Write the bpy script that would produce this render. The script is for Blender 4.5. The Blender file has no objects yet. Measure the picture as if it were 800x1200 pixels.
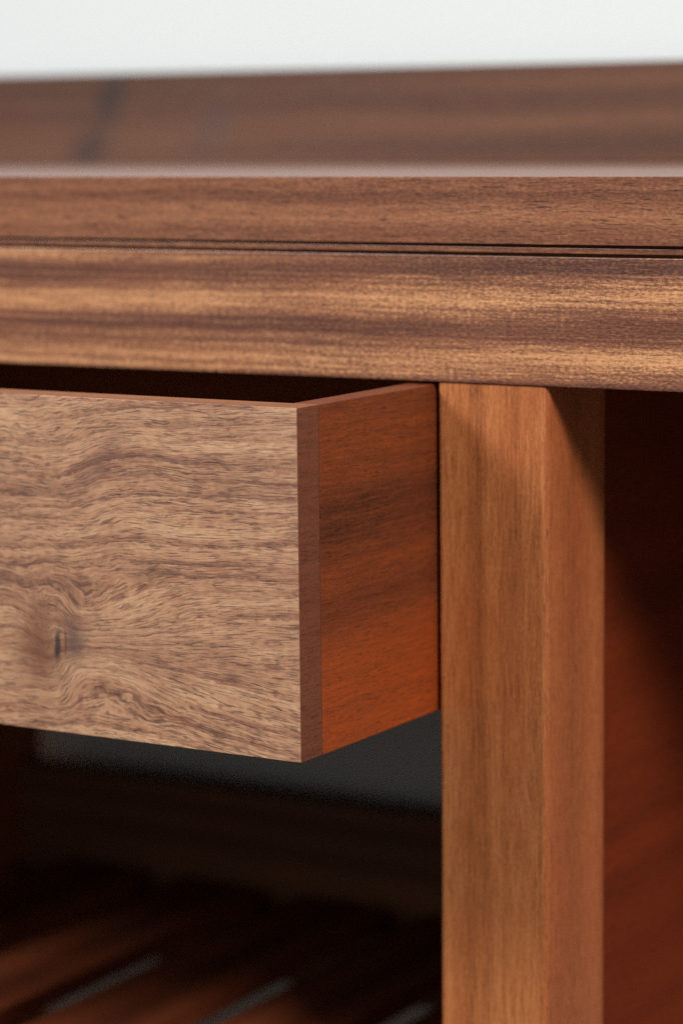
import bpy, bmesh, math, random
from mathutils import Vector, Matrix

SC = bpy.context.scene
COL = SC.collection
ZA = 0.70                      # height of the apron's lower edge above the floor (m)

# ------------------------------------------------------------------ camera
cam_d = bpy.data.cameras.new('camera')
cam = bpy.data.objects.new('camera', cam_d)
COL.objects.link(cam)
_r = Vector((0.8583351, 0.5129848, -0.01036593))
_u = Vector((-0.06332494, 0.12596165, 0.99001193))
_f = Vector((-0.50916678, 0.84910556, -0.14060204))
_m = Matrix((_r, _u, -_f)).transposed().to_4x4()
_m.translation = Vector((0.52871391, -0.95767297, 0.10208959 + ZA))
cam.matrix_world = _m
cam_d.sensor_fit = 'VERTICAL'
cam_d.sensor_height = 36.0
cam_d.sensor_width = 24.0
cam_d.lens = 3159.0 / 1200.0 * 36.0
cam_d.clip_start = 0.02
cam_d.clip_end = 50
cam_d.dof.use_dof = True
cam_d.dof.focus_distance = 1.040
cam_d.dof.aperture_fstop = 4.9
cam_d.dof.aperture_blades = 0
SC.camera = cam

# ------------------------------------------------------------------ light
world = bpy.data.worlds.new('World')
SC.world = world
world.use_nodes = True
world.node_tree.nodes['Background'].inputs['Color'].default_value = (1.0, 0.96, 0.88, 1)
world.node_tree.nodes['Background'].inputs['Strength'].default_value = 0.25


def area(name, loc, target, sx, sy, watts, col):
    l = bpy.data.lights.new(name, 'AREA')
    l.shape = 'RECTANGLE'
    l.size, l.size_y = sx, sy
    l.energy = watts
    l.color = col
    o = bpy.data.objects.new(name, l)
    COL.objects.link(o)
    o.location = loc
    o.rotation_euler = (Vector(target) - Vector(loc)).to_track_quat('-Z', 'Y').to_euler()
    return o


# broad window light from the front left, tighter lamp from the front right
area('window_light', (-1.9, -1.9, ZA + 1.75), (0, 0, ZA), 0.8, 0.8, 76, (1.0, 0.985, 0.96))
area('softbox_light', (1.85, -1.35, ZA + 1.70), (0.05, 0.05, ZA - 0.1), 0.60, 0.60, 77, (1.0, 0.985, 0.955))

vs = SC.view_settings
SC.display_settings.display_device = 'sRGB'
vs.view_transform = 'Standard'
vs.look = 'None'
vs.exposure = 0.0
vs.gamma = 1.0
vs.use_curve_mapping = False
SC.render.engine = 'CYCLES'
SC.cycles.use_denoising = False
SC.cycles.max_bounces = 8
SC.cycles.sample_clamp_indirect = 4.0


# ------------------------------------------------------------------ node helper
class E:
    """A scalar socket with arithmetic."""
    def __init__(s, t, v): s.t, s.v = t, v
    def _op(s, op, *a):
        n = s.t.nodes.new('ShaderNodeMath'); n.operation = op
        for i, x in enumerate((s,) + a):
            if isinstance(x, E): s.t.links.new(x.v, n.inputs[i])
            else: n.inputs[i].default_value = float(x)
        return E(s.t, n.outputs[0])
    def __add__(s, o): return s._op('ADD', o)
    __radd__ = __add__
    def __sub__(s, o): return s._op('SUBTRACT', o)
    def __rsub__(s, o): return (s * -1.0) + o
    def __mul__(s, o): return s._op('MULTIPLY', o)
    __rmul__ = __mul__
    def __truediv__(s, o): return s._op('DIVIDE', o)
    def exp(s): return s._op('EXPONENT')
    def sin(s): return s._op('SINE')
    def abs(s): return s._op('ABSOLUTE')
    def sqrt(s): return s._op('SQRT')
    def max(s, o): return s._op('MAXIMUM', o)
    def min(s, o): return s._op('MINIMUM', o)
    def pow(s, o): return s._op('POWER', o)
    def clamp(s): return s.max(0.0).min(1.0)
    def fract(s): return s._op('FRACT')
    def step(s, a, b):
        n = s.t.nodes.new('ShaderNodeMapRange'); n.interpolation_type = 'SMOOTHSTEP'
        s.t.links.new(s.v, n.inputs[0])
        n.inputs[1].default_value, n.inputs[2].default_value = a, b
        return E(s.t, n.outputs[0])


class G:
    """A material under construction; coordinates in millimetres."""
    def __init__(s, name):
        s.m = bpy.data.materials.new(name); s.m.use_nodes = True
        s.t = s.m.node_tree
        s.b = s.t.nodes['Principled BSDF']
        tc = s.t.nodes.new('ShaderNodeTexCoord')
        sp = s.t.nodes.new('ShaderNodeSeparateXYZ')
        s.t.links.new(tc.outputs['Object'], sp.inputs[0])
        s.x, s.y, s.z = (E(s.t, o) * 1000.0 for o in sp.outputs)
    def noise(s, a, b, c=0.0, detail=2.0, rough=0.5, dist=0.0):
        cb = s.t.nodes.new('ShaderNodeCombineXYZ')
        for i, x in enumerate((a, b, c)):
            if isinstance(x, E): s.t.links.new(x.v, cb.inputs[i])
            else: cb.inputs[i].default_value = float(x)
        n = s.t.nodes.new('ShaderNodeTexNoise')
        n.inputs['Scale'].default_value = 1.0
        n.inputs['Detail'].default_value = detail
        n.inputs['Roughness'].default_value = rough
        n.inputs['Distortion'].default_value = dist
        s.t.links.new(cb.outputs[0], n.inputs['Vector'])
        return E(s.t, n.outputs[0])
    def ramp(s, e, stops):
        n = s.t.nodes.new('ShaderNodeValToRGB')
        el = n.color_ramp.elements
        while len(el) < len(stops): el.new(0.5)
        for k, (p, c) in zip(el, stops):
            k.position = p; k.color = tuple(c) + (1,)
        s.t.links.new(e.v, n.inputs[0])
        return n.outputs[0]
    def mix(s, fac, a, b, mode='MIX'):
        n = s.t.nodes.new('ShaderNodeMix'); n.data_type = 'RGBA'; n.blend_type = mode
        n.clamp_factor = True
        if isinstance(fac, E): s.t.links.new(fac.v, n.inputs[0])
        else: n.inputs[0].default_value = fac
        for i, c in ((6, a), (7, b)):
            if isinstance(c, tuple): n.inputs[i].default_value = tuple(c) + (1,)
            else: s.t.links.new(c, n.inputs[i])
        return n.outputs[2]
    def finish(s, colour, rough=0.45, bump=None, bstr=0.2, bdist=0.0003, spec=0.5, aniso=None):
        s.t.links.new(colour, s.b.inputs['Base Color'])
        if isinstance(rough, E): s.t.links.new(rough.v, s.b.inputs['Roughness'])
        else: s.b.inputs['Roughness'].default_value = rough
        s.b.inputs['Specular IOR Level'].default_value = spec
        if bump is not None:
            n = s.t.nodes.new('ShaderNodeBump')
            n.inputs['Strength'].default_value = bstr
            n.inputs['Distance'].default_value = bdist
            s.t.links.new(bump.v, n.inputs['Height'])
            s.t.links.new(n.outputs[0], s.b.inputs['Normal'])
        return s.m


WK = 1.0


def srgb(r, g, b):
    f = lambda c: (c / 255 / 12.92) if c / 255 <= 0.04045 else ((c / 255 + 0.055) / 1.055) ** 2.4
    return (f(r) * WK, f(g) * WK, f(b) * WK)


# ------------------------------------------------------------------ wood materials
def sapele(name, axis, dark, mid, light, seed, band=9.0, ribbon=1.0, tick=0.0, wav=2.0, pore=0.5, rough=0.42,
           across=None, bands=None, spec=0.5, grit_k=0.5, fine_k=0.55, marks=()):
    """Quarter-sawn ribbon-striped sapele. axis = grain direction.
    bands: function(g, u, p) -> E giving the ribbon stripes instead of noise."""
    g = G(name)
    if axis == 'x': u, v, w = g.x, g.z - ZA * 1000.0, g.y
    elif axis == 'y': u, v, w = g.y, g.z - ZA * 1000.0, g.x
    else: u, v, w = g.z - ZA * 1000.0, g.x, g.y
    if across == 'w': v, w = w, v
    wan = (g.noise(u * 0.006, v * 0.012, w * 0.012 + seed, 2.0) - 0.5) * (wav * 6)
    wan2 = (g.noise(u * 0.05, v * 0.06, w * 0.06 + seed + 7.1, 2.0) - 0.5) * (wav * 1.2)
    p = v + w * 0.35 + wan + wan2
    if bands:
        rib = bands(g, u, v + wan + wan2)
        rib = rib + (g.noise(u * 0.004, p / 5.0, seed + 3.3, 2.0, 0.6) - 0.5) * 0.55
    else:
        rib = g.noise(u * 0.0016, p / band, seed + 3.3, 1.5, 0.55)
        rib = (rib - 0.5) * (1.9 * ribbon) + 0.5
    rib = rib.clamp()
    fine = g.noise(u * 0.045, (p + w * 0.9) * 0.75, seed + 9.0, 3.0, 0.6)
    grit = g.noise(u * 0.50, p * 1.25, w * 1.25 + seed, 2.0, 0.75)
    tone = rib * 0.62 + (fine - 0.5) * fine_k + (grit - 0.5) * grit_k + 0.19
    if tick:
        tk = g.noise(u * 0.62, p * 0.10, seed + 20.0, 2.0, 0.6)
        tone = tone + (tk - 0.5) * (rib.step(0.25, 0.8) * tick)
    tone = tone.clamp()
    col = g.ramp(tone, [(0.12, dark), (0.48, mid), (0.90, light)])
    po = g.noise(u * 0.14, (v + wan + w * 0.3) * 1.5, w * 1.5 + seed + 5.0, 1.0)
    pm = po.step(0.58, 0.72) * pore
    col = g.mix(pm, col, tuple(c * 0.42 for c in dark))
    hd = g.noise(u * 0.012, v * 0.03, w * 0.03 + seed + 30.0, 2.0)
    col = g.mix(hd.step(0.35, 0.75) * 0.35, col, g.mix(0.5, col, tuple(c * k for c, k in zip(mid, (1.12, 0.78, 0.6)))))
    for (mu, mv, su, sv, sh, k, c) in marks:         # dark figure in the board
        a = (u - mu - (v - mv) * sh + wan2 * 3.0) / su
        b = (v - mv) / sv
        col = g.mix(((a * a + b * b) * -1.0).exp() * k, col, c)
    return g.finish(col, rough + (fine - 0.5) * 0.15, bump=po.step(0.55, 0.75) * -1.0 + fine * 0.3, bstr=0.18, spec=spec)


def apron_bands(g, u, v):  # ribbon stripes of the wood, part of their sheen baked into the colour
    q = (v - (u - 109.0) * 0.0235 - 36.4) * (2 * math.pi / 25.5)
    c = (q + 1.5708).sin()
    k = g.noise(u * 0.011, v * 0.05, 71.0, 2.0, 0.5)
    return c * 0.38 + (k - 0.5) * 0.70 + (g.noise(u * 0.0035, v * 0.62, 77.0, 3.0, 0.65) - 0.5) * 1.5 + 0.47


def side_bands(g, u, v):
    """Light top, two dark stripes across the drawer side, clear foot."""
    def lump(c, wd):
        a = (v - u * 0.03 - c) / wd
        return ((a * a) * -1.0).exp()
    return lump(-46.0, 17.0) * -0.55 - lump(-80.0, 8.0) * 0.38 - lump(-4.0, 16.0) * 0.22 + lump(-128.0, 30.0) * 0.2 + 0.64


def figured_front():
    """Flat-sawn drawer front with a knot; u runs along x (0 = right end), v = z (0 = top edge)."""
    g = G('figured_wood')
    u, v0, w = g.x, g.z - (ZA * 1000.0), g.y
    ku, kv = -117.0, -101.0
    v = v0 + (w + 104.0) * 0.25
    n1 = g.noise(u * 0.013, v * 0.022, 1.7, 2.0, 0.5) - 0.5
    n2 = g.noise(u * 0.045, v * 0.085, 4.4, 2.0, 0.55) - 0.5
    n3 = g.noise(u * 0.16, v * 0.28, 8.8, 2.0, 0.55) - 0.5
    # the upper left of the board is wilder than the right end
    wild = (u * -1.0).step(25.0, 110.0)
    du, dv = u - ku, v - kv
    # fan to the right of the knot
    ex = (du - 18.0) / 42.0
    ey = dv / 17.0
    fan = ((ex * ex + ey * ey) * -1.0).exp() * du.step(-6.0, 12.0)
    # steep wall just left of the knot
    sx = (du + 5.0 + dv * 0.30) / 9.0
    sy = (dv - 6.0) / 19.0
    wall = ((sx * sx + sy * sy) * -1.0).exp()
    sw = (((du + 2.0) / 5.0).pow(1.0) * -1.0)
    psi = v + n1 * (wild * 7.0 + 5.0) + n2 * (wild * 3.0 + 1.4) + n3 * (wild * 0.8 + 0.45)
    psi = psi + dv * fan * 1.6 + wall * (n3 * 10.0 + 6.5)
    # grain rises to the right in the middle, falls in the lower right, flames in the upper left
    low = (v * -1.0).step(85.0, 136.0)
    fx, fy = (u + 96.0) / 34.0, (v + 28.0) / 26.0
    flame = ((fx * fx + fy * fy) * -1.0).exp()
    psi = psi - u * 0.06 + low * (u + 70.0).max(-12.0) * 0.16 - flame * (u + 96.0) * 0.22
    ring = g.noise(u * 0.004, psi * 0.085, 2.2, 2.0, 0.6)
    ring2 = g.noise(u * 0.010, psi * 0.26, 12.2, 2.0, 0.6)
    fib = g.noise(u * 0.08, psi * 2.0, 6.0, 2.0, 0.7)
    mott = g.noise(u * 0.04, v * 0.07, 22.0, 3.0, 0.65)
    # growth rings: a sharp dark line that fades out on one side
    jag = g.noise(u * 0.22, v * 0.30, 91.0, 2.0, 0.6) - 0.5
    rr = (psi + jag * 2.6) * 0.135 + g.noise(u * 0.006, psi * 0.06, 95.0, 1.0) * 2.2
    saw = rr.fract()
    rline = (1.0 - saw).pow(3.0) * saw.step(0.0, 0.10)
    rvar = g.noise(u * 0.018, psi * 0.12, 97.0, 1.0).step(0.30, 0.62)
    cross = g.noise(u * 0.30, psi * 0.35, 27.0, 2.0, 0.6)
    tone = (ring - 0.5) * 0.75 + (ring2 - 0.5) * 0.5 + (fib - 0.5) * 0.95 + (mott - 0.5) * 0.55 + (cross - 0.5) * 0.45 - rline * rvar * 0.50 + 0.58
    tone = tone.clamp()
    L, M, D = srgb(210, 168, 132), srgb(182, 135, 104), srgb(126, 88, 72)
    col = g.ramp(tone, [(0.12, D), (0.5, M), (0.88, L)])
    # thin vessel lines that follow the grain, broken into dashes, denser in the earlywood
    def lines(fu, fp, seed, width):
        n = g.noise(u * fu, psi * fp, seed, 1.0, 0.5)
        return 1.0 - ((n - 0.5).abs()).step(width * 0.35, width)
    brk = g.noise(u * 0.11, psi * 0.55, 41.0, 2.0, 0.6).step(0.42, 0.60)
    brk2 = g.noise(u * 0.16, psi * 0.75, 51.0, 2.0, 0.6).step(0.44, 0.60)
    dens = ring2.step(0.68, 0.34) * 0.6 + 0.4
    l1 = lines(0.040, 0.50, 6.5, 0.045) * brk * dens
    l2 = lines(0.065, 0.85, 16.5, 0.060) * brk2 * dens
    strok = g.noise(u * 0.11, psi * 1.9, 61.0, 1.0, 0.6)
    strok2 = l1.max(l2)
    col = g.mix(l1 * 0.72, col, srgb(88, 60, 52))
    col = g.mix(l2 * 0.72, col, srgb(98, 64, 56))
    col = g.mix(strok.step(0.54, 0.66) * 0.66, col, srgb(92, 60, 52))
    red = g.noise(u * 0.06, psi * 0.5, 33.0, 2.0)
    col = g.mix(red.step(0.56, 0.72) * 0.35, col, srgb(160, 98, 76))
    # dark flame left of the middle of the upper half
    ax, ay = (u + 94.0 - (v + 27.0) * 0.8 + n2 * 16.0) / 6.0, (v + 26.0) / 13.0
    col = g.mix((((ax * ax + ay * ay) * -1.0).exp() * (strok * 1.2 + 0.2)) * 0.7, col, srgb(112, 74, 64))
    # knot: brown halo, dark bark pocket, reddish curl
    kx, ky = (du + 9.0 + n3 * 6.0) / 11.0, (dv + 2.0 + n2 * 8.0) / 19.0
    halo = ((kx * kx + ky * ky) * -1.0).exp()
    col = g.mix(halo * 0.80, col, srgb(112, 68, 50))
    hx, hy = (du - 8.5 + dv * 0.05 + n3 * 5.0) / 5.0, (dv - 2.0 + n2 * 6.0) / 9.0
    halo2 = ((hx * hx + hy * hy) * -1.0).exp()
    col = g.mix(halo2 * 0.8, col, srgb(92, 70, 66))
    px, py = (du - 0.2 - dv * 0.06 + n3 * 1.2) / 1.7, (dv + 1.0) / 6.8
    pk = ((px * px + py * py) * -1.0).exp()
    col = g.mix(pk.step(0.15, 0.85) * 0.85, col, srgb(44, 38, 40))
    qx, qy = (du - 4.2 + n3 * 3.0) / 1.0, (dv - 1.0) / 7.0
    qk = ((qx * qx + qy * qy) * -1.0).exp()
    col = g.mix(qk.step(0.3, 0.8) * 0.6, col, srgb(96, 44, 30))
    return g.finish(col, 0.46 + (strok - 0.5) * 0.2, bump=(strok.step(0.58, 0.7) * -0.7) + (strok2 * -1.0), bstr=0.30, bdist=0.00025)


apron_m = sapele('ribbon_stripe_sapele', 'x', srgb(80, 49, 41), srgb(138, 89, 65), srgb(222, 163, 113), 3.0, ribbon=1.25, tick=0.28, wav=0.8, pore=0.5, bands=apron_bands, grit_k=1.3)
top_m = sapele('sapele_top', 'x', srgb(80, 46, 33), srgb(126, 77, 53), srgb(170, 114, 80), 11.0, band=7.0, ribbon=1.0, pore=0.7, rough=0.45, grit_k=1.1, spec=0.5)
surf_m = sapele('satin_sapele_top', 'x', srgb(82, 48, 36), srgb(120, 74, 52), srgb(150, 98, 70), 13.0, band=22.0, ribbon=0.6, rough=0.5, across='w')
surf_m.node_tree.nodes['Principled BSDF'].inputs['Coat Weight'].default_value = 0.8
surf_m.node_tree.nodes['Principled BSDF'].inputs['Coat Roughness'].default_value = 0.60
back_m = sapele('sapele_upstand', 'x', srgb(58, 35, 26), srgb(88, 56, 41), srgb(118, 78, 56), 17.0, band=13.0, ribbon=0.85, wav=1.2, pore=0.4,
                marks=((-402, 122, 10.0, 16, 0.35, 0.85, srgb(48, 34, 33)), (-418, 92, 13.0, 12, 0.3, 0.8, srgb(52, 40, 38)), (-330, 105, 12.0, 15, 0.5, 0.5, srgb(76, 62, 62))))
post_m = sapele('golden_sapele', 'z', srgb(121, 68, 38), srgb(173, 102, 57), srgb(212, 140, 87), 23.0, band=13.0, ribbon=0.9, wav=1.0, pore=0.4, grit_k=0.75, fine_k=0.75)
postside_m = sapele('reddish_sapele', 'z', srgb(126, 68, 39), srgb(166, 90, 51), srgb(194, 113, 67), 61.0, band=17.0, ribbon=0.55, wav=1.0, pore=0.5, across='w', spec=0.3, grit_k=0.9, fine_k=0.8)
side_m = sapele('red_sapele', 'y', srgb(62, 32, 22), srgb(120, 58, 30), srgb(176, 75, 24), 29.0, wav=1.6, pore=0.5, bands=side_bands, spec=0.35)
end_m = sapele('end_grain_sapele', 'y', srgb(86, 48, 34), srgb(110, 61, 42), srgb(130, 74, 52), 37.0, band=5.0, ribbon=0.35, pore=0.45, rough=0.55, fine_k=0.6, grit_k=1.0, spec=0.35)
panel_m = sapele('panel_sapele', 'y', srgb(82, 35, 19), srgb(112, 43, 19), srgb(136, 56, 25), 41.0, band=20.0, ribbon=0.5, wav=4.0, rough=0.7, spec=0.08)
slat_m = sapele('slat_sapele', 'y', srgb(86, 43, 26), srgb(126, 62, 35), srgb(150, 80, 47), 47.0, band=14.0, ribbon=0.9, across='w', rough=0.6, spec=0.2)
rail_m = sapele('rail_sapele', 'x', srgb(88, 56, 40), srgb(118, 78, 54), srgb(142, 98, 70), 53.0, band=14.0, rough=0.6, spec=0.25)
front_m = figured_front()
edge_m = sapele('brown_edge', 'x', srgb(120, 74, 50), srgb(148, 94, 64), srgb(168, 112, 78), 67.0, band=6.0, rough=0.55, spec=0.3)


def plain(name, col, var, scale, rough=0.8, bstr=0.15):
    g = G(name)
    n = g.noise(g.x * scale, g.y * scale, g.z * scale, 4.0, 0.6)
    n2 = g.noise(g.x * 0.5, g.y * 0.5, g.z * 0.5, 2.0)
    c = g.mix(n, tuple(k * (1 - var) for k in col), col)
    return g.finish(c, rough, bump=n2, bstr=bstr, bdist=0.0004)


wall_m = plain('wall_paint', (0.70, 0.755, 0.775), 0.03, 0.002)
floor_m = plain('floor_boards', (0.030, 0.024, 0.017), 0.25, 0.01, 0.8)
floor_m.node_tree.nodes['Principled BSDF'].inputs['Specular IOR Level'].default_value = 0.1


# ------------------------------------------------------------------ geometry helpers
def link(name, me, mat, parent=None, structure=False):
    me.materials.append(mat)
    o = bpy.data.objects.new(name, me)
    COL.objects.link(o)
    if parent: o.parent = parent
    if structure: o['kind'] = 'structure'
    return o


def box_bm(x0, x1, y0, y1, z0, z1, bev=0.0, seg=2, bm=None, upright=False):
    bm = bm or bmesh.new()
    z0 += ZA; z1 += ZA
    vv = [bm.verts.new((x, y, z)) for x in (x0, x1) for y in (y0, y1) for z in (z0, z1)]
    fs = [(0, 1, 3, 2), (4, 6, 7, 5), (0, 4, 5, 1), (2, 3, 7, 6), (0, 2, 6, 4), (1, 5, 7, 3)]
    faces = [bm.faces.new([vv[i] for i in f]) for f in fs]
    if bev:
        ed = list({e for f in faces for e in f.edges if not upright or abs(e.verts[0].co.z - e.verts[1].co.z) > 1e-6})
        bmesh.ops.bevel(bm, geom=ed, offset=bev, segments=seg, profile=0.5, affect='EDGES')
    bmesh.ops.recalc_face_normals(bm, faces=bm.faces)
    return bm


def board(name, dims, mat, parent=None, bev=0.0006, seg=2, upright=False):
    bm = box_bm(*dims, bev=bev, seg=seg, upright=upright)
    me = bpy.data.meshes.new(name)
    bm.to_mesh(me); bm.free()
    for p in me.polygons: p.use_smooth = False
    return link(name, me, mat, parent)


def face_mat(o, mat, top=None):
    """The faces that look along x show another face of the wood."""
    o.data.materials.append(mat)
    if top: o.data.materials.append(top)
    for p in o.data.polygons:
        if abs(p.normal.x) > 0.3: p.material_index = 1
        if top and p.normal.z > 0.75: p.material_index = 2
    return o


# ------------------------------------------------------------------ setting
def sheet(name, pts, mat):
    me = bpy.data.meshes.new(name)
    me.from_pydata(pts, [], [(0, 1, 2, 3)])
    return link(name, me, mat, None, True)


WALL_Y = 0.363
sheet('floor', [(-4, -4, 0), (4, -4, 0), (4, WALL_Y, 0), (-4, WALL_Y, 0)], floor_m)
sheet('wall', [(-4, WALL_Y, 0), (4, WALL_Y, 0), (4, WALL_Y, 3.2), (-4, WALL_Y, 3.2)], wall_m)

# ------------------------------------------------------------------ the table
table = bpy.data.objects.new('console_table', None)
COL.objects.link(table)
table['label'] = 'reddish brown wooden console table with striped apron, slatted lower shelf and one drawer pulled open'
table['category'] = 'table'

XL, XR = -0.52, 0.58           # outer faces of the legs' row ends
OV = 0.04
W = 0.05
YB = 0.345                     # rear face

face_mat(board('tabletop', (XL - OV, XR + OV, -0.001, YB + 0.012, 0.0562, 0.0829), top_m, table, 0.0002), top_m, surf_m)
board('upstand', (XL - OV, XR + OV, 0.338, YB + 0.012, 0.0830, 0.1356), back_m, table, 0.0008)
board('core_strip', (XL - OV + .004, XR + OV - .004, 0.0035, 0.030, 0.0505, 0.0561), rail_m, table, 0.0)
board('bead', (XL - OV, XR + OV, 0.0003, 0.0034, 0.0527, 0.0550), top_m, table, 0.0003)
board('apron', (XL - OV, XR + OV, 0.0, 0.022, 0.0, 0.0514), apron_m, table, 0.0004)
board('rear_rail', (XL - OV, XR + OV, 0.345, 0.357, -0.150, 0.0555), rail_m, table)
for x0 in (XL - OV, XR + OV - 0.018):
    board('end_rail', (x0 + .002, x0 + .016, 0.0222, 0.3448, 0.0, 0.0555), rail_m, table)


def leg(x0, y0, dy):
    o = board('leg', (x0, x0 + W, y0, y0 + dy, -ZA + 0.001, -0.0003), post_m, table, 0.0022, 3, True)
    return face_mat(o, postside_m)


LEG0 = leg(0.0, 0.0008, 0.0545)
for x0, y0 in ((XL, 0.0008), (XR - W, 0.0008), (0.0, 0.290), (XL, 0.290), (XR - W, 0.290)):
    leg(x0, y0, 0.0545)

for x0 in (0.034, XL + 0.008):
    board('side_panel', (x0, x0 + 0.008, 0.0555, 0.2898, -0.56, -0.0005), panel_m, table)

# lower shelf between the left pair of legs
ZS = -0.333
board('shelf_rail', (XL + W + .0003, -0.0003, 0.006, 0.026, ZS - 0.055, ZS - 0.0105), rail_m, table)
board('shelf_rail', (XL + W + .0003, -0.0003, 0.320, 0.338, ZS - 0.055, -0.279), rail_m, table)
board('cleat', (XL + W + .0005, -0.0005, 0.300, 0.3198, ZS - 0.030, ZS - 0.0105), rail_m, table)
ms = None
for k in range(6):
    x1 = -0.0430 - k * 0.082
    if x1 - 0.0585 < XL + W: break
    if ms is None:
        ms = board('slat', (x1 - 0.0585, x1, 0.004, 0.3195, ZS - 0.010, ZS), slat_m, table, 0.0012, 2)
    else:
        o = ms.copy(); COL.objects.link(o); o.parent = table
        o.location.x = -k * 0.082

# ------------------------------------------------------------------ the drawer (a part of the table, its boards are sub-parts)
DX1, DX0 = -0.002, XL + W + 0.002
DY, DT, DB = -0.1036, -0.0013, -0.1374
drawer = bpy.data.objects.new('drawer', None)
COL.objects.link(drawer); drawer.parent = table
T = 0.0155
face_mat(board('drawer_front', (DX0, DX1 - 0.0004, DY, DY + T, DB, DT), front_m, drawer, 0.0002), end_m, edge_m)
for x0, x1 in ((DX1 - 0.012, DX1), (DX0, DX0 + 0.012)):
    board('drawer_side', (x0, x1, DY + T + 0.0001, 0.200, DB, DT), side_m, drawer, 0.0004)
board('drawer_back', (DX0 + .0122, DX1 - .0122, 0.186, 0.1998, DB + .012, DT), rail_m, drawer, 0.0004)
board('drawer_bottom', (DX0 + .0121, DX1 - .0121, DY + T + .0002, 0.1858, DB + .008, DB + .014), rail_m, drawer, 0.0)
